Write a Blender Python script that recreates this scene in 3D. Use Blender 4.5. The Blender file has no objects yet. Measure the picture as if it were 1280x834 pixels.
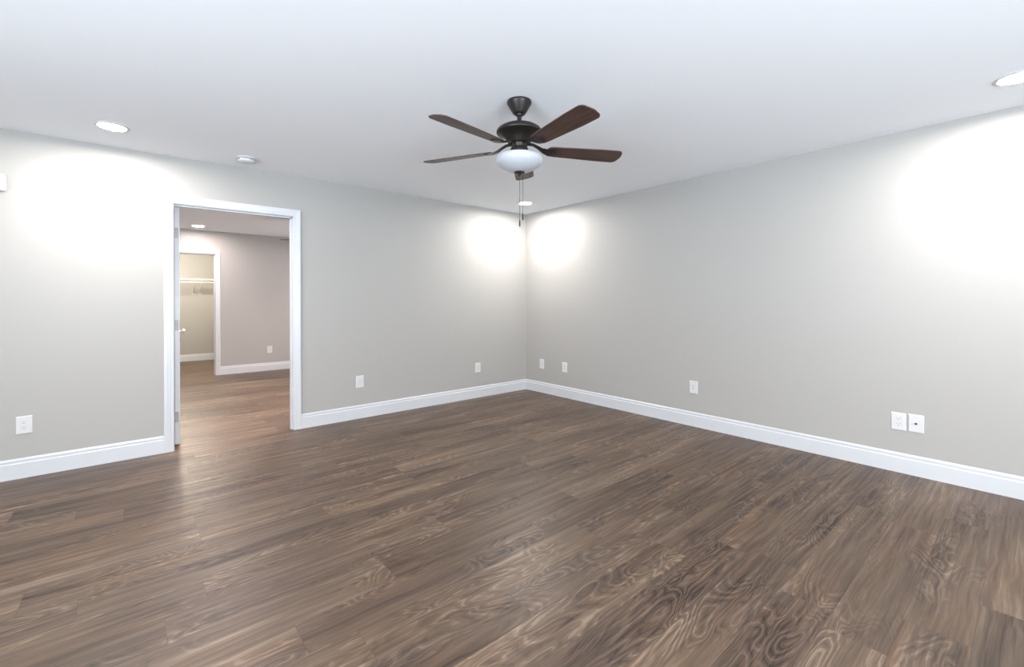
import bpy, bmesh, math, random
from math import sin, cos, pi, radians
from mathutils import Vector, Matrix

S = bpy.context.scene
COL = S.collection
random.seed(7)

# ------------------------------------------------------------------ camera, world, exposure
CAM = (-4.1945, -4.6359, 1.2427)
YAW = 0.866613                                   # angle between the view direction and the left wall
cam_data = bpy.data.cameras.new('camera')
cam_data.sensor_width = 36.0
cam_data.lens = 557.82 / 1280 * 36.0
cam_data.shift_y = -(417 - 375.27) / 1280
cam_data.clip_start = 0.05
cam = bpy.data.objects.new('camera', cam_data)
COL.objects.link(cam)
cam.matrix_world = (Matrix.Translation(CAM) @ Matrix.Rotation(-(pi / 2 - YAW), 4, 'Z')
                    @ Matrix.Rotation(pi / 2, 4, 'X') @ Matrix.Rotation(-0.002813, 4, 'Z'))
S.camera = cam

SKY_COLOR = (0.90, 0.95, 1.0)
SKY_STRENGTH = 16.6
LAMP_GLOW = 570.0                                # main room downlights
LAMP_COLOR = (1.0, 0.955, 0.90)
FAR_GLOW = 400.0                                 # next room, far lamps
FAR_FILL_GLOW = 700.0                             # next room, added unseen fill row by the doorway
FAR_COLOR = (1.0, 0.86, 0.815)
CLOSET_GLOW = 330.0
CLOSET_COLOR = (1.0, 0.90, 0.74)
S.view_settings.view_transform = 'Standard'
S.view_settings.look = 'None'
S.view_settings.exposure = 0.17
S.view_settings.gamma = 1.0
S.view_settings.use_curve_mapping = False
S.cycles.max_bounces = 12
S.cycles.diffuse_bounces = 8
S.cycles.glossy_bounces = 4
S.cycles.caustics_reflective = False
S.cycles.caustics_refractive = False
S.cycles.sample_clamp_indirect = 6.0

world = bpy.data.worlds.new('daylight')
S.world = world
world.use_nodes = True
bgn = world.node_tree.nodes['Background']
UPLIGHT_COLOR = (0.80, 0.90, 1.0)                 # bright lower half of the world, added to light the ceiling
UPLIGHT_GAIN = 1.38
_n, _l = world.node_tree.nodes, world.node_tree.links
_tc = _n.new('ShaderNodeTexCoord'); _sp = _n.new('ShaderNodeSeparateXYZ')
_l.new(_tc.outputs['Generated'], _sp.inputs[0])
_mr = _n.new('ShaderNodeMapRange'); _mr.inputs[1].default_value = -0.06; _mr.inputs[2].default_value = 0.02
_l.new(_sp.outputs[2], _mr.inputs[0])
_mx = _n.new('ShaderNodeMix'); _mx.data_type = 'RGBA'
_mx.inputs[6].default_value = (*[c * UPLIGHT_GAIN for c in UPLIGHT_COLOR], 1)
_mx.inputs[7].default_value = (*SKY_COLOR, 1)
_l.new(_mr.outputs[0], _mx.inputs[0]); _l.new(_mx.outputs[2], bgn.inputs[0])
bgn.inputs[1].default_value = SKY_STRENGTH


# ------------------------------------------------------------------ materials
def new_mat(name):
    m = bpy.data.materials.new(name)
    m.use_nodes = True
    return m, m.node_tree.nodes, m.node_tree.links, m.node_tree.nodes['Principled BSDF']


def paint(name, color, rough=0.6, bump=0.0, bscale=220.0, spec=0.5, var=0.0):
    m, N, L, b = new_mat(name)
    b.inputs['Base Color'].default_value = (*color, 1)
    b.inputs['Roughness'].default_value = rough
    b.inputs['Specular IOR Level'].default_value = spec
    tc = N.new('ShaderNodeTexCoord')
    nz = N.new('ShaderNodeTexNoise')
    nz.inputs['Scale'].default_value = bscale
    nz.inputs['Detail'].default_value = 3
    L.new(tc.outputs['Object'], nz.inputs['Vector'])
    if bump:
        bp = N.new('ShaderNodeBump')
        bp.inputs['Strength'].default_value = bump
        bp.inputs['Distance'].default_value = 0.002
        L.new(nz.outputs['Fac'], bp.inputs['Height'])
        L.new(bp.outputs['Normal'], b.inputs['Normal'])
    if var:
        nl = N.new('ShaderNodeTexNoise')
        nl.inputs['Scale'].default_value = 1.3
        L.new(tc.outputs['Object'], nl.inputs['Vector'])
        mx = N.new('ShaderNodeMix'); mx.data_type = 'RGBA'
        mx.inputs[6].default_value = (*[c * (1 - var) for c in color], 1)
        mx.inputs[7].default_value = (*[min(1, c * (1 + var)) for c in color], 1)
        L.new(nl.outputs['Fac'], mx.inputs[0])
        L.new(mx.outputs[2], b.inputs['Base Color'])
    return m


def metal(name, color, rough, metallic=1.0):
    m, N, L, b = new_mat(name)
    b.inputs['Base Color'].default_value = (*color, 1)
    b.inputs['Metallic'].default_value = metallic
    tc = N.new('ShaderNodeTexCoord')
    nz = N.new('ShaderNodeTexNoise'); nz.inputs['Scale'].default_value = 90
    L.new(tc.outputs['Object'], nz.inputs['Vector'])
    mr = N.new('ShaderNodeMapRange')
    mr.inputs[3].default_value = rough - 0.05; mr.inputs[4].default_value = rough + 0.05
    L.new(nz.outputs['Fac'], mr.inputs[0]); L.new(mr.outputs[0], b.inputs['Roughness'])
    return m


def emissive(name, color, strength):
    m, N, L, b = new_mat(name)
    b.inputs['Base Color'].default_value = (0.9, 0.9, 0.9, 1)
    b.inputs['Emission Color'].default_value = (*color, 1)
    b.inputs['Emission Strength'].default_value = strength
    return m


def wood_blade():
    m, N, L, b = new_mat('walnut_blade')
    tc = N.new('ShaderNodeTexCoord')
    mp = N.new('ShaderNodeMapping'); mp.inputs['Scale'].default_value = (3, 55, 3)
    L.new(tc.outputs['Object'], mp.inputs['Vector'])
    nz = N.new('ShaderNodeTexNoise'); nz.inputs['Scale'].default_value = 1.6
    nz.inputs['Detail'].default_value = 5; nz.inputs['Distortion'].default_value = 0.4
    L.new(mp.outputs[0], nz.inputs['Vector'])
    cr = N.new('ShaderNodeValToRGB')
    cr.color_ramp.elements[0].position = 0.35; cr.color_ramp.elements[0].color = (0.020, 0.010, 0.008, 1)
    cr.color_ramp.elements[1].position = 0.68; cr.color_ramp.elements[1].color = (0.085, 0.040, 0.028, 1)
    L.new(nz.outputs['Fac'], cr.inputs[0]); L.new(cr.outputs[0], b.inputs['Base Color'])
    b.inputs['Roughness'].default_value = 0.42
    return m


def floor_material():
    m, N, L, b = new_mat('walnut_vinyl_plank')
    W, LEN, Y0 = 0.1885, 1.22, -2.975

    def math_(op, a, c=None, d=None):
        n = N.new('ShaderNodeMath'); n.operation = op
        for i, v in enumerate((a, c, d)):
            if v is None:
                continue
            if isinstance(v, (int, float)):
                n.inputs[i].default_value = v
            else:
                L.new(v, n.inputs[i])
        return n.outputs[0]

    def comb(x, y, z):
        n = N.new('ShaderNodeCombineXYZ')
        for i, v in enumerate((x, y, z)):
            if isinstance(v, (int, float)):
                n.inputs[i].default_value = v
            else:
                L.new(v, n.inputs[i])
        return n.outputs[0]

    def noise(vec, scale=1.0, detail=3.0, rough=0.5, dist=0.0):
        n = N.new('ShaderNodeTexNoise')
        n.inputs['Scale'].default_value = scale; n.inputs['Detail'].default_value = detail
        n.inputs['Roughness'].default_value = rough; n.inputs['Distortion'].default_value = dist
        L.new(vec, n.inputs['Vector'])
        return n.outputs['Fac']

    def mix(fac, a, c, mode='MIX'):
        n = N.new('ShaderNodeMix'); n.data_type = 'RGBA'; n.blend_type = mode
        for i, v in ((0, fac), (6, a), (7, c)):
            if isinstance(v, (int, float)):
                n.inputs[i].default_value = v
            elif isinstance(v, tuple):
                n.inputs[i].default_value = (*v, 1)
            else:
                L.new(v, n.inputs[i])
        return n.outputs[2]

    def smooth(v, lo, hi, a=0.0, c=1.0):
        n = N.new('ShaderNodeMapRange'); n.interpolation_type = 'SMOOTHSTEP'
        L.new(v, n.inputs[0])
        n.inputs[1].default_value = lo; n.inputs[2].default_value = hi
        n.inputs[3].default_value = a; n.inputs[4].default_value = c
        return n.outputs[0]

    tc = N.new('ShaderNodeTexCoord')
    sp = N.new('ShaderNodeSeparateXYZ'); L.new(tc.outputs['Object'], sp.inputs[0])
    x, y = sp.outputs[0], sp.outputs[1]
    v = math_('DIVIDE', math_('SUBTRACT', y, Y0), W)
    row = math_('FLOOR', v)
    fv = math_('SUBTRACT', v, row)
    wn = N.new('ShaderNodeTexWhiteNoise'); wn.noise_dimensions = '1D'
    L.new(math_('ADD', row, 3.37), wn.inputs['W'])
    u = math_('ADD', math_('DIVIDE', x, LEN), wn.outputs['Value'])
    colm = math_('FLOOR', u)
    fu = math_('SUBTRACT', u, colm)
    wn2 = N.new('ShaderNodeTexWhiteNoise'); wn2.noise_dimensions = '2D'
    L.new(comb(row, colm, 0), wn2.inputs['Vector'])
    rs = N.new('ShaderNodeSeparateColor'); L.new(wn2.outputs['Color'], rs.inputs[0])
    r1, r2, r3 = rs.outputs[0], rs.outputs[1], rs.outputs[2]
    ox = math_('MULTIPLY', r1, 37.0); oz = math_('MULTIPLY', r2, 53.0)
    xs = math_('ADD', x, ox)
    # broad figure of each plank
    broad = noise(comb(math_('MULTIPLY', xs, 1.1), math_('MULTIPLY', y, 6.5), oz), 1.0, 2.5, 0.5, 0.6)
    # streaks along the plank, wandering a little sideways
    wob = noise(comb(math_('MULTIPLY', xs, 3.2), math_('MULTIPLY', y, 5.0), math_('ADD', oz, 3.3)), 1.0, 2.0, 0.5)
    yw = math_('ADD', y, math_('MULTIPLY', math_('SUBTRACT', wob, 0.5), 0.034))
    streak = noise(comb(math_('MULTIPLY', xs, 1.5), math_('MULTIPLY', yw, 46.0), oz), 1.0, 6.0, 0.66, 0.15)
    sharp = noise(comb(math_('MULTIPLY', xs, 2.6), math_('MULTIPLY', yw, 150.0), math_('ADD', oz, 5.0)), 1.0, 4.0, 0.65, 0.1)
    fine = noise(comb(math_('MULTIPLY', xs, 16.0), math_('MULTIPLY', yw, 420.0), oz), 1.0, 2.0, 0.6, 0.0)
    # cathedral figure: contour lines of a slow stretched field
    fld = noise(comb(math_('MULTIPLY', xs, 1.7), math_('MULTIPLY', y, 7.0), math_('ADD', oz, 9.1)), 1.0, 1.8, 0.48, 0.9)
    wig = noise(comb(math_('MULTIPLY', xs, 9.0), math_('MULTIPLY', y, 22.0), math_('ADD', oz, 14.0)), 1.0, 3.0, 0.6)
    ring = math_('SINE', math_('ADD', math_('ADD', math_('MULTIPLY', fld, 88.0), math_('MULTIPLY', wig, 4.2)), math_('MULTIPLY', sharp, 2.5)))
    ring_l = smooth(ring, 0.45, 1.0)
    ring_d = smooth(ring, -0.55, -1.0)
    msk = smooth(noise(comb(math_('MULTIPLY', xs, 1.5), math_('MULTIPLY', y, 6.0), math_('ADD', oz, 21.0)), 1.0, 1.5), 0.42, 0.60)
    # colour
    ramp = N.new('ShaderNodeValToRGB')
    e = ramp.color_ramp.elements
    e[0].position = 0.28; e[0].color = (0.0215, 0.0145, 0.0112, 1)
    e[1].position = 0.76; e[1].color = (0.222, 0.163, 0.113, 1)
    k = e.new(0.45); k.color = (0.074, 0.048, 0.0325, 1)
    k = e.new(0.60); k.color = (0.120, 0.080, 0.0535, 1)
    t = math_('ADD', math_('MULTIPLY', streak, 0.56), math_('MULTIPLY', broad, 0.46))
    t = math_('ADD', t, math_('MULTIPLY', math_('SUBTRACT', sharp, 0.5), 0.34))
    t = math_('ADD', t, math_('MULTIPLY', math_('SUBTRACT', fine, 0.5), 0.14))
    t = math_('ADD', t, math_('MULTIPLY', math_('SUBTRACT', r3, 0.5), 0.11))
    t = math_('ADD', t, 0.01)
    t = math_('ADD', t, math_('MULTIPLY', math_('MULTIPLY', ring_l, msk), 0.12))
    t = math_('SUBTRACT', t, math_('MULTIPLY', math_('MULTIPLY', ring_d, msk), 0.09))
    L.new(t, ramp.inputs[0])
    c = ramp.outputs[0]
    c = mix(math_('MULTIPLY', smooth(r2, 0.2, 1.0), 0.45), c, mix(1.0, c, (0.98, 1.02, 1.10), 'MULTIPLY'))
    # warm and smoky violet-grey patches inside the planks
    warm = smooth(noise(comb(math_('MULTIPLY', xs, 1.6), math_('MULTIPLY', y, 8.0), math_('ADD', oz, 70.0)), 1.0, 2.0), 0.48, 0.70)
    c = mix(math_('MULTIPLY', warm, 0.6), c, mix(1.0, c, (1.09, 0.97, 0.86), 'MULTIPLY'))
    smoke = smooth(noise(comb(math_('MULTIPLY', xs, 1.2), math_('MULTIPLY', y, 9.0), math_('ADD', oz, 40.0)), 1.0, 2.5), 0.54, 0.70)
    c = mix(math_('MULTIPLY', smoke, 0.55), c, mix(1.0, c, (0.55, 0.56, 0.66), 'MULTIPLY'))
    # seams
    ev = math_('MULTIPLY', math_('MINIMUM', fv, math_('SUBTRACT', 1.0, fv)), W)
    eu = math_('MULTIPLY', math_('MINIMUM', fu, math_('SUBTRACT', 1.0, fu)), LEN)
    edge = math_('MINIMUM', ev, eu)
    seam = smooth(edge, 0.0004, 0.0016, 1.0, 0.0)
    c = mix(math_('MULTIPLY', seam, 0.45), c, (0.03, 0.02, 0.016))
    L.new(c, b.inputs['Base Color'])
    L.new(smooth(streak, 0.3, 0.7, 0.46, 0.36), b.inputs['Roughness'])
    b.inputs['Specular IOR Level'].default_value = 0.30
    bp = N.new('ShaderNodeBump'); bp.inputs['Strength'].default_value = 0.12; bp.inputs['Distance'].default_value = 0.0015
    L.new(math_('SUBTRACT', math_('ADD', math_('MULTIPLY', fine, 0.5), math_('MULTIPLY', streak, 0.5)), math_('MULTIPLY', seam, 1.2)), bp.inputs['Height'])
    L.new(bp.outputs[0], b.inputs['Normal'])
    return m


def pane_material():
    m, N, L, b = new_mat('window_glass')
    tr = N.new('ShaderNodeBsdfTransparent')
    gl = N.new('ShaderNodeBsdfGlossy'); gl.inputs['Roughness'].default_value = 0.02
    mx = N.new('ShaderNodeMixShader'); mx.inputs[0].default_value = 0.06
    L.new(tr.outputs[0], mx.inputs[1]); L.new(gl.outputs[0], mx.inputs[2])
    L.new(mx.outputs[0], N['Material Output'].inputs['Surface'])
    return m


def frosted():
    m, N, L, b = new_mat('frosted_glass')
    b.inputs['Base Color'].default_value = (0.44, 0.46, 0.495, 1)
    b.inputs['Roughness'].default_value = 0.28
    b.inputs['Subsurface Weight'].default_value = 0.35
    b.inputs['Subsurface Radius'].default_value = (0.03, 0.03, 0.03)
    tc = N.new('ShaderNodeTexCoord'); nz = N.new('ShaderNodeTexNoise'); nz.inputs['Scale'].default_value = 40
    L.new(tc.outputs['Object'], nz.inputs['Vector'])
    bp = N.new('ShaderNodeBump'); bp.inputs['Strength'].default_value = 0.03
    L.new(nz.outputs['Fac'], bp.inputs['Height']); L.new(bp.outputs[0], b.inputs['Normal'])
    return m


WALL_C = (0.372, 0.361, 0.343)
M = dict(
    wall=paint('greige_wall_paint', WALL_C, 0.55, 0.05, 300, 0.35),
    ceiling=paint('white_ceiling_paint', (0.875, 0.895, 0.925), 0.8, 0.05, 250, 0.2),
    trim=paint('white_trim_paint', (0.555, 0.567, 0.59), 0.32, 0.0, 100, 0.5),
    plastic=paint('white_plastic', (0.60, 0.60, 0.605), 0.3, 0.0, 100, 0.5),
    slot=paint('dark_slot', (0.08, 0.08, 0.08), 0.5),
    gapdark=paint('dark_vent', (0.10, 0.10, 0.10), 0.6),
    bronze=metal('oil_rubbed_bronze', (0.030, 0.026, 0.023), 0.38, 0.55),
    nickel=metal('satin_nickel', (0.62, 0.60, 0.57), 0.28),
    hinge=metal('hinge_nickel', (0.30, 0.30, 0.29), 0.5, 0.6),
    wire=paint('white_coated_wire', (0.84, 0.83, 0.80), 0.4),
    blade=wood_blade(),
    floor=floor_material(),
    pane=pane_material(),
    bowl=frosted(),
    lens=emissive('lit_diffuser', LAMP_COLOR, LAMP_GLOW),
    lens_warm=emissive('lit_diffuser_warm', FAR_COLOR, FAR_GLOW),
    lens_fill=emissive('lit_diffuser_fill', FAR_COLOR, FAR_FILL_GLOW),
    dome=emissive('lit_dome_glass', CLOSET_COLOR, CLOSET_GLOW),
    led=emissive('green_indicator', (0.75, 0.95, 0.35), 0.7),
)


# ------------------------------------------------------------------ mesh helpers
def link_mesh(name, bm, mat, parent=None, smooth=False, bevel=0.0, segs=2):
    bmesh.ops.recalc_face_normals(bm, faces=bm.faces[:])
    me = bpy.data.meshes.new(name)
    bm.to_mesh(me); bm.free()
    me.materials.append(mat)
    if smooth:
        for p in me.polygons:
            p.use_smooth = True
        me.set_sharp_from_angle(angle=radians(38))
    o = bpy.data.objects.new(name, me)
    COL.objects.link(o)
    if parent:
        o.parent = parent
    if bevel:
        md = o.modifiers.new('bevel', 'BEVEL'); md.width = bevel; md.segments = segs; md.limit_method = 'ANGLE'
    return o


def add_box(bm, x0, x1, y0, y1, z0, z1):
    v = [bm.verts.new(p) for p in ((x0, y0, z0), (x1, y0, z0), (x1, y1, z0), (x0, y1, z0),
                                   (x0, y0, z1), (x1, y0, z1), (x1, y1, z1), (x0, y1, z1))]
    for f in ((0, 3, 2, 1), (4, 5, 6, 7), (0, 1, 5, 4), (1, 2, 6, 5), (2, 3, 7, 6), (3, 0, 4, 7)):
        bm.faces.new([v[i] for i in f])


def box(name, b, mat, parent=None, bevel=0.0):
    bm = bmesh.new(); add_box(bm, *b)
    return link_mesh(name, bm, mat, parent, bevel=bevel)


def add_lathe(bm, prof, n=48, mx=None):
    """prof: (radius, z) from one end to the other; radius 0 closes with a fan."""
    rings = []
    for r, z in prof:
        if r < 1e-6:
            rings.append([bm.verts.new((0, 0, z))])
        else:
            rings.append([bm.verts.new((r * cos(2 * pi * i / n), r * sin(2 * pi * i / n), z)) for i in range(n)])
    for a, b in zip(rings, rings[1:]):
        for i in range(n):
            j = (i + 1) % n
            if len(a) == 1 and len(b) == 1:
                continue
            if len(a) == 1:
                bm.faces.new((a[0], b[i], b[j]))
            elif len(b) == 1:
                bm.faces.new((a[i], a[j], b[0]))
            else:
                bm.faces.new((a[i], a[j], b[j], b[i]))
    if mx is not None:
        bmesh.ops.transform(bm, matrix=mx, verts=[v for r in rings for v in r])


def add_tube(bm, pts, r, n=10):
    pts = [Vector(p) for p in pts]
    rings = []
    for i, p in enumerate(pts):
        d = (pts[min(i + 1, len(pts) - 1)] - pts[max(i - 1, 0)]).normalized()
        up = Vector((0, 0, 1)) if abs(d.z) < 0.9 else Vector((1, 0, 0))
        a = d.cross(up).normalized(); b = d.cross(a).normalized()
        rings.append([bm.verts.new(p + (a * cos(2 * pi * k / n) + b * sin(2 * pi * k / n)) * r) for k in range(n)])
    for A, B in zip(rings, rings[1:]):
        for k in range(n):
            bm.faces.new((A[k], A[(k + 1) % n], B[(k + 1) % n], B[k]))
    bm.faces.new(rings[0]); bm.faces.new(rings[-1][::-1])


def loft(bm, rings, cap=True):
    R = [[bm.verts.new(p) for p in ring] for ring in rings]
    n = len(R[0])
    for A, B in zip(R, R[1:]):
        for k in range(n):
            bm.faces.new((A[k], A[(k + 1) % n], B[(k + 1) % n], B[k]))
    if cap:
        bm.faces.new(R[0][::-1]); bm.faces.new(R[-1])


def empty(name, loc, rz=0.0, parent=None):
    o = bpy.data.objects.new(name, None)
    o.empty_display_size = 0.05
    COL.objects.link(o)
    o.location = loc; o.rotation_euler = (0, 0, rz)
    if parent:
        o.parent = parent
    return o


def tag(o, label, cat, group=None):
    o['label'] = label; o['category'] = cat
    if group:
        o['group'] = group
    return o


def struct(o, label=None, cat=None):
    o['kind'] = 'structure'
    if label:
        o['label'] = label
    if cat:
        o['category'] = cat
    return o


def dup(o, parent=None):
    c = o.copy(); COL.objects.link(c)
    if parent:
        c.parent = parent
    for ch in list(o.children):
        dup(ch, c)
    return c


# ------------------------------------------------------------------ the shell
H = 2.44                 # ceiling height of the room
HF = 2.405               # ceiling of the rooms beyond
T = 0.115                # partition thickness
XW, YW = -6.80, -7.20    # the two walls behind the camera
YF = 4.25                # far wall of the next room
YC = 6.70                # back wall of the closet
XF0 = -4.06              # left wall of the next room
XC0, XC1 = -4.15, -1.90  # closet
DX0, DX1, DH = -3.934, -3.022, 2.05      # clear opening of the doorway
CX0, CX1, CH = -3.906, -3.146, 2.02      # clear opening of the closet doorway
JT = 0.018               # jamb board


def floor_obj():
    bm = bmesh.new()
    add_box(bm, XW - 0.2, 0.2, YW - 0.2, YC + 0.2, -0.1, 0.0)
    return link_mesh('floor', bm, M['floor'])


struct(floor_obj(), 'walnut brown vinyl plank floor running through the rooms', 'floor')
struct(box('ceiling', (XW - T, T, YW - T, T, H, H + 0.12), M['ceiling']), 'smooth white ceiling of the empty room', 'ceiling')
struct(box('ceiling_far', (XF0 - T, T, T + 0.001, YF + T, HF, HF + 0.1), M['ceiling']), 'white ceiling of the room beyond the doorway', 'ceiling')
struct(box('ceiling_closet', (XC0 - T, XC1 + T, YF + T + 0.001, YC + T, HF, HF + 0.1), M['ceiling']), 'white closet ceiling', 'ceiling')


def wall_boxes(name, boxes, label):
    bm = bmesh.new()
    for b in boxes:
        add_box(bm, *b)
    return struct(link_mesh(name, bm, M['wall']), label, 'wall')


wall_boxes('wall_left', [(XW - T, DX0 - JT, 0, T, 0, H), (DX1 + JT, T, 0, T, 0, H), (DX0 - JT, DX1 + JT, 0, T, DH + JT, H)],
           'greige left wall with the cased doorway')
wall_boxes('wall_right', [(0, T, YW - T, 0, 0, H)], 'plain greige right wall')
# walls behind the camera, each with an added window opening
WR = (-5.10, -2.00, 0.40, 2.10)     # added rear window  x0 x1 z0 z1
WS = (-5.60, -2.80, 0.40, 2.10)     # added side window  y0 y1 z0 z1
wall_boxes('wall_rear', [(XW - T, WR[0], YW - T, YW, 0, H), (WR[1], 0, YW - T, YW, 0, H),
                         (WR[0], WR[1], YW - T, YW, 0, WR[2]), (WR[0], WR[1], YW - T, YW, WR[3], H)],
           'greige wall behind the camera with an added wide window')
wall_boxes('wall_side', [(XW - T, XW, YW, WS[0], 0, H), (XW - T, XW, WS[1], 0, 0, H),
                         (XW - T, XW, WS[0], WS[1], 0, WS[2]), (XW - T, XW, WS[0], WS[1], WS[3], H)],
           'greige wall left of the camera with an added window')
wall_boxes('wall_far', [(XF0 - T, CX0 - JT, YF, YF + T, 0, HF), (CX1 + JT, T, YF, YF + T, 0, HF),
                        (CX0 - JT, CX1 + JT, YF, YF + T, CH + JT, HF)], 'far wall of the next room with the closet doorway')
wall_boxes('wall_far_left', [(XF0 - T, XF0, T, YF, 0, HF)], 'left wall of the next room behind the open door')
WF = (1.70, 2.60, 0.75, 2.05)       # added next-room window  y0 y1 z0 z1
wall_boxes('wall_far_right', [(0, T, T, WF[0], 0, HF), (0, T, WF[1], YF, 0, HF), (0, T, WF[0], WF[1], 0, WF[2]), (0, T, WF[0], WF[1], WF[3], HF)], 'right wall of the next room')
wall_boxes('wall_closet_back', [(XC0 - T, XC1 + T, YC, YC + T, 0, HF)], 'back wall of the closet behind the wire shelf')
wall_boxes('wall_closet_left', [(XC0 - T, XC0, YF + T, YC, 0, HF)], 'left wall of the closet')
wall_boxes('wall_closet_right', [(XC1, XC1 + T, YF + T, YC, 0, HF)], 'right wall of the closet')


# baseboards: moulded profile swept along a wall; (out, z)
BASE = [(0, 0), (0.0145, 0), (0.0145, 0.104), (0.0125, 0.108), (0.0085, 0.110), (0.0085, 0.116), (0.0095, 0.126),
        (0.0085, 0.131), (0.0055, 0.134), (0.0045, 0.138), (0.003, 0.140), (0, 0.140)]


def baseboard(name, runs, label):
    """runs: (p0, p1, normal) in plan; the profile leaves the wall along the normal."""
    bm = bmesh.new()
    for p0, p1, nrm, m0, m1 in runs:
        p0, p1, nrm = Vector((*p0, 0)), Vector((*p1, 0)), Vector((*nrm, 0))
        d = (p1 - p0).normalized()
        loft(bm, [[p0 + nrm * o + d * (o * m0) + Vector((0, 0, z)) for o, z in BASE],
                  [p1 + nrm * o - d * (o * m1) + Vector((0, 0, z)) for o, z in BASE]])
    return struct(link_mesh(name, bm, M['trim'], smooth=False), label, 'baseboard')


CW = 0.064               # casing width
REV = 0.005
baseboard('baseboard_left', [((XW, 0), (DX0 - REV - CW, 0), (0, -1), 1, 0), ((DX1 + REV + CW, 0), (0, 0), (0, -1), 0, 1)],
          'white moulded baseboard along the left wall')
baseboard('baseboard_right', [((0, 0), (0, YW), (-1, 0), 1, 1)], 'white moulded baseboard along the right wall')
baseboard('baseboard_rear', [((0, YW), (XW, YW), (0, 1), 1, 1)], 'white baseboard behind the camera')
baseboard('baseboard_side', [((XW, YW), (XW, 0), (1, 0), 1, 1)], 'white baseboard left of the camera')
baseboard('baseboard_far', [((CX1 + REV + CW, YF), (0, YF), (0, -1), 0, 1), ((XF0, YF), (CX0 - REV - CW, YF), (0, -1), 1, 0)],
          'white baseboard on the far wall of the next room')
baseboard('baseboard_far_right', [((0, YF), (0, T), (-1, 0), 1, 1)], 'white baseboard on the right wall of the next room')
baseboard('baseboard_far_near', [((0, T), (DX1 + REV + CW, T), (0, 1), 1, 0)], 'white baseboard beside the doorway in the next room')
baseboard('baseboard_far_left', [((XF0, T), (XF0, YF), (1, 0), 1, 1)], 'white baseboard on the left wall of the next room')
baseboard('baseboard_closet', [((XC0, YC), (XC1, YC), (0, -1), 1, 1)], 'white baseboard along the closet back wall')


# casing: profile (across from the opening, thickness)
CAS = [(0, 0), (0, 0.009), (0.002, 0.011), (0.012, 0.012), (0.014, 0.0114), (0.017, 0.0114), (0.020, 0.0135),
       (0.036, 0.0150), (0.040, 0.0165), (0.050, 0.0175), (0.060, 0.0175), (CW - 0.001, 0.0165), (CW, 0.014), (CW, 0)]


def casing(bm, x0, x1, h, y, side):
    """three mitred boards round an opening; side = -1 faces -Y, +1 faces +Y."""
    x0 -= REV; x1 += REV; h += REV
    P = [lambda w, t: (x0 - w, y + side * t, 0.0), lambda w, t: (x0 - w, y + side * t, h + w),
         lambda w, t: (x1 + w, y + side * t, h + w), lambda w, t: (x1 + w, y + side * t, 0.0)]
    for a, b in ((0, 1), (1, 2), (2, 3)):
        loft(bm, [[P[a](w, t) for w, t in CAS], [P[b](w, t) for w, t in CAS]])


def doorway(name, x0, x1, h, ya, yb, stop, label):
    root = struct(empty(name, ((x0 + x1) / 2, ya, 0)), label, 'door frame')
    off = Vector(((x0 + x1) / 2, ya, 0))

    def put(nm, bm, sm=False):
        bmesh.ops.translate(bm, vec=-off, verts=bm.verts[:])
        return link_mesh(nm, bm, M['trim'], root, smooth=sm)
    bm = bmesh.new(); casing(bm, x0, x1, h, ya, -1); put('casing', bm)
    bm = bmesh.new(); casing(bm, x0, x1, h, yb, 1); put('casing', bm)
    bm = bmesh.new()
    e = 0.0005
    add_box(bm, x0 - JT + e, x0, ya - e, yb + e, 0, h)
    add_box(bm, x1, x1 + JT - e, ya - e, yb + e, 0, h)
    add_box(bm, x0 - JT + e, x1 + JT - e, ya - e, yb + e, h, h + JT - e)
    put('jamb', bm)
    s0, s1 = stop
    bm = bmesh.new()
    add_box(bm, x1 - 0.011, x1, s0, s1, 0, h)
    add_box(bm, x0, x1, s0, s1, h - 0.011, h)
    put('door_stop', bm)
    return root


doorway('trim_1', DX0, DX1, DH, 0.0, T, (0.034, 0.072), 'white moulded casing and jamb round the doorway in the left wall')
doorway('trim_2', CX0, CX1, CH, YF, YF + T, (YF + 0.045, YF + 0.08), 'white moulded casing round the closet doorway in the next room')


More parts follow.
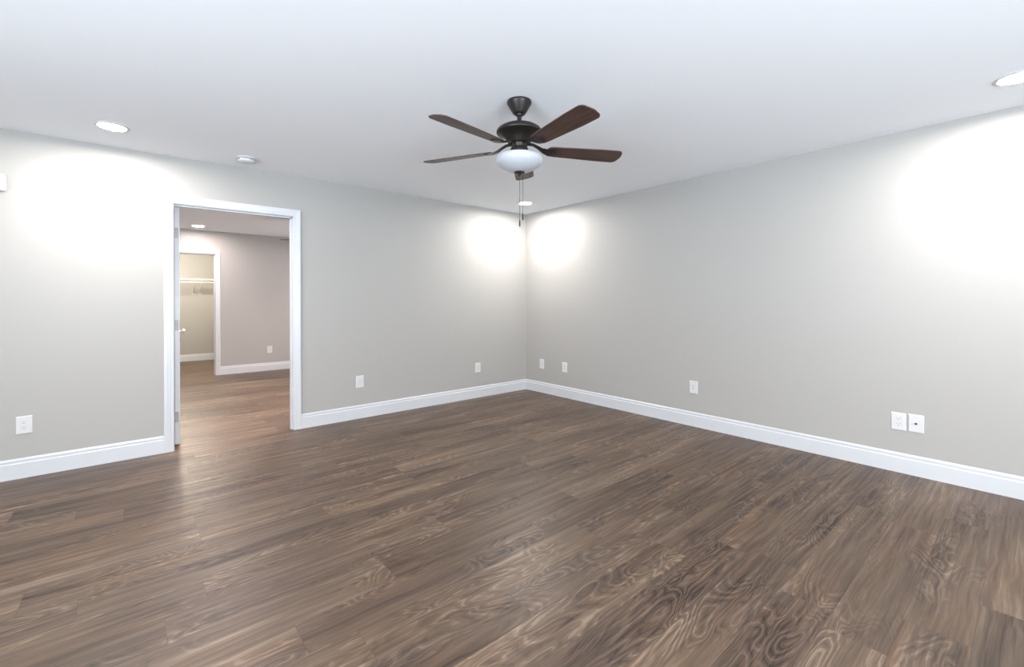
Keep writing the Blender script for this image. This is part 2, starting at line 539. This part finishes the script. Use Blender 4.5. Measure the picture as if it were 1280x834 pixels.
# the open door, hinged on the left jamb and swung into the next room
def make_door():
    PIN = Vector((DX0, T + 0.008, 0))
    root = struct(empty('door_1', PIN, radians(-2.5)), 'white panelled door standing open into the next room, seen edge on', 'door')
    t, w, z0, z1 = 0.035, 0.905, 0.018, DH - 0.006
    x0, y0 = 0.009, 0.004
    # slab with recessed moulded panels on both faces
    bm = bmesh.new()
    add_box(bm, x0, x0 + t, y0, y0 + w, z0, z1)
    for fx in (x0, x0 + t):
        pass
    leaf = link_mesh('door_leaf', bm, M['trim'], root, bevel=0.0015)
    for sgn, fx in ((-1, x0), (1, x0 + t)):
        for (a, b, c, d) in ((0.13, 0.775, 1.08, 1.90), (0.13, 0.775, 0.24, 0.88)):
            bm = bmesh.new()
            rings = []
            for ins, dep in ((0, 0.0), (0.008, 0.005), (0.018, 0.005), (0.030, 0.001), (0.060, 0.0035)):
                rings.append([(fx + sgn * dep, y0 + a + ins, c + ins), (fx + sgn * dep, y0 + b - ins, c + ins),
                              (fx + sgn * dep, y0 + b - ins, d - ins), (fx + sgn * dep, y0 + a + ins, d - ins)])
            loft(bm, rings)
            link_mesh('panel_moulding', bm, M['trim'], root)
    for hz in (0.252, 1.035, 1.826):
        bm = bmesh.new()
        add_box(bm, 0.004, 0.0355, y0 - 0.002, y0 + 0.001, hz - 0.044, hz + 0.044)
        add_lathe(bm, [(0, -0.047), (0.003, -0.046), (0.0058, -0.044), (0.0058, 0.044), (0.003, 0.046), (0, 0.047)], 16,
                  Matrix.Translation((0, 0, hz)))
        hg = link_mesh('hinge', bm, M['hinge'], root, smooth=True)
        for k in (-0.028, 0.0, 0.028):
            bm = bmesh.new()
            add_lathe(bm, [(0, 0.0), (0.0042, 0.0), (0.0035, 0.0012), (0, 0.0014)], 14,
                      Matrix.Translation((0.021 + (0.006 if k == 0 else -0.003), y0 - 0.0019, hz + k)) @ Matrix.Rotation(pi / 2, 4, 'X'))
            link_mesh('screw', bm, M['hinge'], hg, smooth=True)
    # knobs on both faces
    KZ, KY = 0.937, y0 + w - 0.066
    for sgn, fx in ((1, x0 + t), (-1, x0)):
        bm = bmesh.new()
        prof = [(0, 0), (0.032, 0), (0.032, 0.004), (0.028, 0.008), (0.016, 0.010), (0.011, 0.014), (0.010, 0.026),
                (0.014, 0.031), (0.022, 0.036), (0.0265, 0.043), (0.0270, 0.050), (0.0235, 0.057), (0.014, 0.0615), (0, 0.063)]
        add_lathe(bm, prof, 32, Matrix.Translation((fx, KY, KZ)) @ Matrix.Rotation(sgn * pi / 2, 4, 'Y'))
        k = link_mesh('knob', bm, M['nickel'], root, smooth=True)
        k['label'] = 'satin nickel round door knob'
    box('latch_plate', (x0 + 0.005, x0 + t - 0.005, y0 + w - 0.0005, y0 + w + 0.0015, KZ - 0.028, KZ + 0.028), M['hinge'], root)
    return root


make_door()


# unseen windows, added to supply daylight
def window(name, c, w, z0, z1, rz, label):
    """local x across, local y out of the room; origin mid sill on the inner wall face."""
    r = struct(empty(name, (c[0], c[1], 0), rz), label, 'window')
    h = w / 2
    bm = bmesh.new()
    f = 0.05
    for b in ((-h, -h + f, 0.02, 0.10, z0, z1), (h - f, h, 0.02, 0.10, z0, z1), (-h + f, h - f, 0.02, 0.10, z0, z0 + f),
              (-h + f, h - f, 0.02, 0.10, z1 - f, z1), (-0.03, 0.03, 0.02, 0.10, z0 + f, z1 - f)):
        add_box(bm, *b)
    link_mesh('window_frame', bm, M['trim'], r)
    bm = bmesh.new()
    zm = (z0 + z1) / 2
    for x0, x1 in ((-h + f, -0.03), (0.03, h - f)):
        add_box(bm, x0, x1, 0.045, 0.085, zm - 0.02, zm + 0.02)
    link_mesh('sash_rail', bm, M['trim'], r)
    bm = bmesh.new()
    q = 0.075
    for b in ((-h - q, -h, -0.018, -0.0005, z0 - q, z1 + q), (h, h + q, -0.018, -0.0005, z0 - q, z1 + q),
              (-h, h, -0.018, -0.0005, z1, z1 + q), (-h, h, -0.018, -0.0005, z0 - q, z0)):
        add_box(bm, *b)
    link_mesh('window_casing', bm, M['trim'], r)
    for x0, x1 in ((-h + f, -0.03), (0.03, h - f)):
        bm = bmesh.new()
        add_box(bm, x0, x1, 0.063, 0.067, z0 + f, z1 - f)
        link_mesh('pane', bm, M['pane'], r)
    ld = bpy.data.lights.new(name + '_portal', 'AREA'); ld.shape = 'RECTANGLE'; ld.size = w; ld.size_y = z1 - z0
    ld.cycles.is_portal = True
    lo = bpy.data.objects.new('daylight_portal', ld); COL.objects.link(lo)
    lo.parent = r
    lo.location = (0, 0.13, zm); lo.rotation_euler = (-pi / 2, 0, 0)     # shines to local -y, into the room
    return r


window('added_window_1', ((WR[0] + WR[1]) / 2, YW), WR[1] - WR[0], WR[2], WR[3], pi, 'white window added in the wall behind the camera')
window('added_window_2', (XW, (WS[0] + WS[1]) / 2), WS[1] - WS[0], WS[2], WS[3], pi / 2, 'white window added in the wall left of the camera')


window('added_window_3', (0, (WF[0] + WF[1]) / 2), WF[1] - WF[0], WF[2], WF[3], -pi / 2, 'white window added on the right wall of the next room')  # added out of view, as even fill for the next room


# ------------------------------------------------------------------ ceiling fan
def make_fan():
    root = empty('ceiling_fan', (-2.417, -2.616, H))
    tag(root, 'dark bronze five-blade ceiling fan with frosted glass bowl hanging in the middle of the room', 'ceiling fan', 'ceiling fans')

    def L_(nm, prof, mat, parent=root, n=56):
        bm = bmesh.new(); add_lathe(bm, prof, n)
        return link_mesh(nm, bm, mat, parent, smooth=True)
    L_('canopy', [(0, 0), (0.0725, 0), (0.0735, -0.004), (0.0735, -0.012), (0.071, -0.018), (0.055, -0.045), (0.041, -0.070),
                  (0.036, -0.077), (0.030, -0.079), (0, -0.079)], M['bronze'])
    L_('downrod', [(0, -0.07), (0.0225, -0.076), (0.020, -0.088), (0.0135, -0.092), (0.0135, -0.150), (0, -0.150)], M['bronze'], n=28)
    L_('motor_housing', [(0, -0.132), (0.020, -0.132), (0.024, -0.137), (0.045, -0.140), (0.080, -0.146), (0.108, -0.156), (0.127, -0.168),
                         (0.136, -0.179), (0.1385, -0.188), (0.136, -0.194), (0.126, -0.199), (0.112, -0.204), (0.098, -0.212), (0.086, -0.222), (0.077, -0.234),
                         (0.071, -0.246), (0.066, -0.254), (0, -0.254)], M['bronze'])
    L_('switch_housing', [(0, -0.250), (0.047, -0.250), (0.052, -0.256), (0.048, -0.262), (0.047, -0.280), (0.053, -0.286), (0.055, -0.292), (0.055, -0.310),
                          (0.062, -0.315), (0.062, -0.329), (0, -0.329)], M['bronze'])
    L_('fitter_pan', [(0, -0.326), (0.060, -0.326), (0.118, -0.334), (0.118, -0.338), (0, -0.338)], M['bronze'])
    bowl = L_('glass_bowl', [(0.118, -0.336), (0.128, -0.334), (0.136, -0.335), (0.1395, -0.339), (0.1405, -0.350), (0.1400, -0.363), (0.137, -0.371), (0.129, -0.381), (0.112, -0.395),
                             (0.085, -0.410), (0.056, -0.421), (0.030, -0.426), (0, -0.428)], M['bowl'])
    bowl['label'] = 'unlit frosted white glass bowl shade'
    L_('finial', [(0, -0.424), (0.031, -0.424), (0.034, -0.429), (0.031, -0.434), (0.016, -0.437), (0.011, -0.442), (0.011, -0.447), (0.006, -0.451), (0, -0.452)],
       M['bronze'], n=32)
    # pull chains, with bead chain and a small weight
    rt = Vector((sin(YAW), -cos(YAW)))            # sideways direction seen from the room's near corner
    for off, fwd, zb in ((0.001, -0.004, -0.755), (0.020, 0.006, -0.715)):
        px, py = rt.x * off + rt.y * -fwd, rt.y * off + rt.x * fwd
        bm = bmesh.new()
        add_tube(bm, [(px, py, -0.436), (px, py, zb + 0.04)], 0.0011, 8)
        ch = link_mesh('pull_chain', bm, M['bronze'], root, smooth=True)
        bm = bmesh.new()
        z = zb
        add_lathe(bm, [(0, z + 0.044), (0.002, z + 0.042), (0.0034, z + 0.034), (0.0042, z + 0.020), (0.0042, z + 0.006), (0.003, z + 0.001), (0, z)], 16,
                  Matrix.Translation((px, py, 0)))
        link_mesh('pull_weight', bm, M['bronze'], ch, smooth=True)
    # blades
    PITCH = radians(-12)
    zb = -0.300
    for k in range(5):
        ang = radians(45 + 72 * k)
        # the plank of the blade along local x
        r0, r1, rc = 0.172, 0.662, 0.036
        half = lambda x: 0.051 + 0.017 * min(1.0, (x - r0) / (0.7 * (r1 - r0)))
        up = []
        for q in range(7):                                          # rounded root
            a = pi / 2 * q / 6
            up.append((r0 + 0.030 * (1 - sin(a)), half(r0 + 0.03) - 0.030 * (1 - cos(a)))) if False else up.append(
                (r0 + 0.030 * (1 - cos(a)), 0.021 + 0.030 * sin(a)))
        for q in range(1, 14):
            x = r0 + 0.030 + (r1 - 0.006 - rc - r0 - 0.030) * q / 13
            up.append((x, half(x)))
        hw = half(r1)
        for q in range(1, 9):                                       # rounded corner of the tip
            a = pi / 2 * q / 8
            up.append((r1 - 0.006 - rc + rc * sin(a), hw - rc + rc * cos(a)))
        up += [(r1 - 0.002, hw - rc - 0.012), (r1, 0.004)]
        out = up + [(x, -y) for x, y in up[::-1]]
        bm = bmesh.new()
        th = 0.006
        loft(bm, [[(x, y, -th / 2) for x, y in out], [(x, y, th / 2) for x, y in out]])
        bmesh.ops.rotate(bm, cent=(0, 0, 0), matrix=Matrix.Rotation(PITCH, 3, 'X'), verts=bm.verts[:])
        b = link_mesh('blade', bm, M['blade'], root, bevel=0.0015)
        b.location = (0, 0, zb + 0.012); b.rotation_euler = (0, 0, ang)
        # blade iron: arm from the hub, widening to a plate under the blade
        bm = bmesh.new()
        rings = []
        for x, hw, zc, th2, tw in ((0.050, 0.016, 0.036, 0.005, 0.0), (0.085, 0.014, 0.034, 0.005, 0.1), (0.115, 0.015, 0.021, 0.0045, 0.4),
                                   (0.140, 0.020, 0.006, 0.004, 0.75), (0.160, 0.028, -0.001, 0.003, 1.0), (0.185, 0.033, -0.006, 0.0028, 1.0), (0.210, 0.033, -0.006, 0.0028, 1.0),
                                   (0.226, 0.027, -0.006, 0.0026, 1.0), (0.233, 0.016, -0.006, 0.0022, 1.0)):
            c, s_ = cos(PITCH * tw), sin(PITCH * tw)
            ring = []
            for yy, zz in ((-hw, -th2), (-hw * 0.6, -th2 * 1.5), (hw * 0.6, -th2 * 1.5), (hw, -th2), (hw, th2 * 0.6), (-hw, th2 * 0.6)):
                ring.append((x, yy * c - (zz) * s_, yy * s_ + zz * c + zc))
            rings.append(ring)
        loft(bm, rings)
        ir = link_mesh('blade_iron', bm, M['bronze'], root, smooth=True)
        ir.location = (0, 0, zb + 0.012); ir.rotation_euler = (0, 0, ang)
    return root


fan = make_fan()
fan2 = dup(fan)
fan2.location = (-2.01, 2.20, HF + 0.035)
fan2.rotation_euler = (0, 0, radians(22.6))
tag(fan2, 'dark ceiling fan in the next room, one blade tip showing through the doorway', 'ceiling fan', 'ceiling fans')


# ------------------------------------------------------------------ recessed downlights
def downlight(x, y, z, label, lens):
    root = empty('recessed_light', (x, y, z))
    tag(root, label, 'ceiling light', 'recessed ceiling lights')
    bm = bmesh.new()
    add_lathe(bm, [(0.072, -0.002), (0.074, -0.006), (0.082, -0.0085), (0.090, -0.006), (0.0945, -0.002), (0.095, 0.0), (0.072, 0.0)], 48)
    link_mesh('trim_ring', bm, M['plastic'], root, smooth=True)
    bm = bmesh.new()
    add_lathe(bm, [(0, -0.0055), (0.05, -0.005), (0.0735, -0.0035), (0.0735, -0.0005), (0, -0.0005)], 48)
    link_mesh('diffuser', bm, lens, root, smooth=True)
    return root


for x, y, lab in ((-4.30, -0.535, 'lit recessed ceiling light above the left wall, left of the doorway'),
                  (-0.50, -0.545, 'lit recessed ceiling light nearest the far corner, behind the fan pull chains'),
                  (-0.545, -4.57, 'lit recessed ceiling light above the right wall at the photo right edge'),
                  (-4.30, -4.57, 'lit recessed ceiling light straight above the camera')):
    downlight(x, y, H, lab, M['lens'])
for x, y, lab in ((-3.425, 3.76, 'lit recessed ceiling light seen through the doorway in the next room'),
                  (-0.75, 3.76, 'unseen recessed ceiling light added in the next room by its far right corner'),  # out of view, added for brightness
                  (-3.45, 0.90, 'unseen fill light added in the next room just past the doorway, first in the row'),  # from here a hidden row, added to fill the next room
                  (-2.60, 0.90, 'unseen fill light added in the next room by its near wall, second in the row'),
                  (-1.70, 0.90, 'unseen fill light added in the next room by its near wall, third in the row'),
                  (-0.75, 0.90, 'unseen fill light added in the next room by its near right corner')):
    downlight(x, y, HF, lab, M['lens_warm'] if y > 2 else M['lens_fill'])


def dome_light(x, y, z, label):
    root = empty('dome_light', (x, y, z))
    tag(root, label, 'ceiling light')
    bm = bmesh.new()
    add_lathe(bm, [(0, 0), (0.150, 0), (0.155, -0.006), (0.155, -0.020), (0.150, -0.026), (0.140, -0.026), (0, -0.024)], 48)
    link_mesh('base_pan', bm, M['nickel'], root, smooth=True)
    bm = bmesh.new()
    add_lathe(bm, [(0.138, -0.025), (0.136, -0.045), (0.122, -0.070), (0.095, -0.090), (0.055, -0.102), (0.015, -0.106), (0, -0.106)], 48)
    link_mesh('glass_dome', bm, M['dome'], root, smooth=True)
    bm = bmesh.new()
    add_lathe(bm, [(0, -0.104), (0.010, -0.106), (0.011, -0.112), (0.006, -0.120), (0, -0.122)], 20)
    link_mesh('finial', bm, M['nickel'], root, smooth=True)


dome_light(-3.60, 5.35, HF, 'lit dome ceiling light inside the closet')


# ------------------------------------------------------------------ smoke detector, box on the wall
def smoke_detector():
    root = empty('smoke_detector', (-3.465, -0.345, H))
    tag(root, 'round white smoke detector on the ceiling above the doorway', 'smoke detector')
    bm = bmesh.new()
    add_lathe(bm, [(0, 0), (0.070, 0), (0.070, -0.008), (0.066, -0.011), (0, -0.011)], 48)
    link_mesh('mounting_base', bm, M['plastic'], root, smooth=True)
    bm = bmesh.new()
    add_lathe(bm, [(0, -0.010), (0.062, -0.011), (0.062, -0.016), (0.065, -0.017), (0.064, -0.030), (0.058, -0.037), (0.045, -0.041), (0.020, -0.043), (0, -0.043)], 48)
    link_mesh('cover', bm, M['plastic'], root, smooth=True)
    bm = bmesh.new()
    add_lathe(bm, [(0.0625, -0.0115), (0.0633, -0.0135), (0.0625, -0.0155)], 48)
    link_mesh('vent_slot', bm, M['gapdark'], root, smooth=True)
    bm = bmesh.new()
    a = radians(222)
    add_lathe(bm, [(0, 0), (0.006, 0), (0.005, 0.0015), (0, 0.002)], 16,
              Matrix.Rotation(a, 4, 'Z') @ Matrix.Translation((0.0645, 0, -0.0235)) @ Matrix.Rotation(pi / 2, 4, 'Y'))
    link_mesh('indicator_light', bm, M['led'], root, smooth=True)
    return root


smoke_detector()


def chime():
    root = empty('wall_box', (-4.945, 0, 2.062))
    tag(root, 'white box mounted high on the left wall at the photo left edge', 'wall box')
    box('cover', (-0.083, 0.083, -0.050, -0.006, -0.057, 0.057), M['plastic'], root, bevel=0.004)
    box('back_plate', (-0.079, 0.079, -0.0065, 0, -0.053, 0.053), M['plastic'], root)


chime()


# ------------------------------------------------------------------ wall plates
def plate_mesh(hw, hh, hole):
    bm = bmesh.new()
    d = 0.0058
    rings = []
    for ins, dep in ((0, 0.0), (0, 0.0022), (0.0035, d), (0.006, d + 0.0004)):
        rings.append([(-hw + ins, -dep, -hh + ins), (hw - ins, -dep, -hh + ins), (hw - ins, -dep, hh - ins), (-hw + ins, -dep, hh - ins)])
    if hole:
        rings.append([(-0.0172, -d - 0.0004, -0.034), (0.0172, -d - 0.0004, -0.034), (0.0172, -d - 0.0004, 0.034), (-0.0172, -d - 0.0004, 0.034)])
        rings.append([(-0.0172, -0.003, -0.034), (0.0172, -0.003, -0.034), (0.0172, -0.003, 0.034), (-0.0172, -0.003, 0.034)])
    loft(bm, rings)
    return bm


def screw_bm(z):
    bm = bmesh.new()
    add_lathe(bm, [(0, 0), (0.0034, 0), (0.0028, 0.0010), (0, 0.0013)], 14,
              Matrix.Translation((0, -0.0061, z)) @ Matrix.Rotation(pi / 2, 4, 'X'))
    return bm


def make_outlet():
    root = empty('wall_outlet', (0, 0, 0))
    link_mesh('cover_plate', plate_mesh(0.0415, 0.0625, True), M['plastic'], root)
    bm = bmesh.new()
    add_box(bm, -0.0165, 0.0165, -0.0072, -0.001, -0.0333, 0.0333)
    rc = link_mesh('receptacle', bm, M['plastic'], root, bevel=0.001)
    for zc in (0.0175, -0.0175):
        for x0, x1, z0, z1 in ((-0.0074, -0.0052, zc + 0.000, zc + 0.0095), (0.0052, 0.0074, zc + 0.001, zc + 0.0085)):
            box('slot', (x0, x1, -0.00745, -0.0065, z0, z1), M['slot'], rc)
        bm = bmesh.new()
        add_lathe(bm, [(0, 0), (0.0029, 0), (0.0029, 0.0009), (0, 0.0009)], 14,
                  Matrix.Translation((0, -0.0066, zc - 0.0075)) @ Matrix.Rotation(pi / 2, 4, 'X'))
        link_mesh('slot', bm, M['slot'], rc)
    for z in (0.0485, -0.0485):
        link_mesh('screw', screw_bm(z), M['plastic'], root, smooth=True)
    return root


proto = make_outlet()
LW, RW = 0.0, -pi / 2
spots = [((-4.782, 0, 0.371), LW, 'white wall outlet low on the left wall, left of the doorway'),
         ((-2.370, 0, 0.385), LW, 'white wall outlet on the left wall just right of the doorway'),
         ((-0.834, 0, 0.379), LW, 'white wall outlet on the left wall close to the far corner'),
         ((0, -0.316, 0.382), RW, 'white wall outlet on the right wall, nearest of all to the far corner'),
         ((0, -0.731, 0.382), RW, 'white wall outlet on the right wall, second from the far corner'),
         ((0, -2.450, 0.382), RW, 'white wall outlet standing alone halfway along the right wall'),
         ((0, -3.988, 0.364), RW, 'white wall outlet on the right wall directly beside the cable jack plate'),
         ((-2.333, YF, 0.373), LW, 'white wall outlet in the next room, seen through the doorway')]
for i, (loc, rz, lab) in enumerate(spots):
    o = proto if i == 0 else dup(proto)
    o.location = loc; o.rotation_euler = (0, 0, rz)
    tag(o, lab, 'outlet', 'white wall outlets')


def cable_plate():
    root = empty('cable_jack_plate', (0, -4.083, 0.366), RW)
    tag(root, 'white wall plate with a dark cable jack on the right wall beside the nearest outlet', 'wall plate')
    link_mesh('cover_plate', plate_mesh(0.0415, 0.0625, False), M['plastic'], root)
    bm = bmesh.new()
    add_lathe(bm, [(0, 0), (0.0075, 0), (0.0075, 0.002), (0.0048, 0.002), (0.0048, 0.009), (0.0030, 0.0095), (0, 0.0095)], 6,
              Matrix.Translation((0, -0.0060, 0)) @ Matrix.Rotation(pi / 2, 4, 'X'))
    j = link_mesh('jack', bm, M['bronze'], root)
    j['label'] = 'dark metal threaded jack'
    for z in (0.0485, -0.0485):
        link_mesh('screw', screw_bm(z), M['plastic'], root, smooth=True)


cable_plate()


# ------------------------------------------------------------------ wire shelf in the closet
def wire_shelf():
    zt = 1.685
    x0, x1 = XC0 + 0.006, XC1 - 0.006
    yb, yf = YC - 0.008, YC - 0.31
    root = empty('wire_shelf', ((x0 + x1) / 2, YC, zt))
    tag(root, 'white wire shelf with diagonal braces on the closet back wall', 'shelf')
    off = Vector(((x0 + x1) / 2, YC, zt))

    def put(nm, bm):
        bmesh.ops.translate(bm, vec=-off, verts=bm.verts[:])
        return link_mesh(nm, bm, M['wire'], root, smooth=True)
    bm = bmesh.new()
    for y in (yb, (yb + yf) / 2, yf):
        add_tube(bm, [(x0, y, zt - 0.005), (x1, y, zt - 0.005)], 0.0035, 8)
    n = int((x1 - x0) / 0.028)
    for i in range(n + 1):
        x = x0 + 0.003 + (x1 - x0 - 0.006) * i / n
        add_tube(bm, [(x, yb, zt), (x, yf, zt), (x, yf - 0.004, zt - 0.006), (x, yf - 0.004, zt - 0.064)], 0.0016, 6)
    put('wire_deck', bm)
    bm = bmesh.new()
    add_tube(bm, [(x0, yf - 0.004, zt - 0.002), (x1, yf - 0.004, zt - 0.002)], 0.0075, 8)
    put('front_rail', bm)
    bm = bmesh.new()
    add_tube(bm, [(x0, yf - 0.004, zt - 0.064), (x1, yf - 0.004, zt - 0.064)], 0.0060, 8)
    put('lip_rail', bm)
    for xb in (-3.238, -3.122):
        bm = bmesh.new()
        add_tube(bm, [(xb, yf - 0.006, zt - 0.004), (xb, yf + 0.004, zt - 0.03), (xb, YC - 0.03, 1.425), (xb, YC - 0.008, 1.404), (xb, YC - 0.004, 1.385)], 0.0065, 10)
        br = put('brace', bm)
        bm = bmesh.new()
        add_box(bm, xb - 0.022, xb + 0.022, YC - 0.010, YC, 1.383, 1.405)
        bmesh.ops.translate(bm, vec=-off, verts=bm.verts[:])
        link_mesh('brace_foot', bm, M['wire'], br, bevel=0.002)
    for xb in (-3.165, -2.955):
        bm = bmesh.new()
        add_box(bm, xb - 0.02, xb + 0.02, yf - 0.016, yf + 0.008, zt - 0.014, zt + 0.010)
        bmesh.ops.translate(bm, vec=-off, verts=bm.verts[:])
        link_mesh('rail_clip', bm, M['wire'], root, bevel=0.002)


wire_shelf()
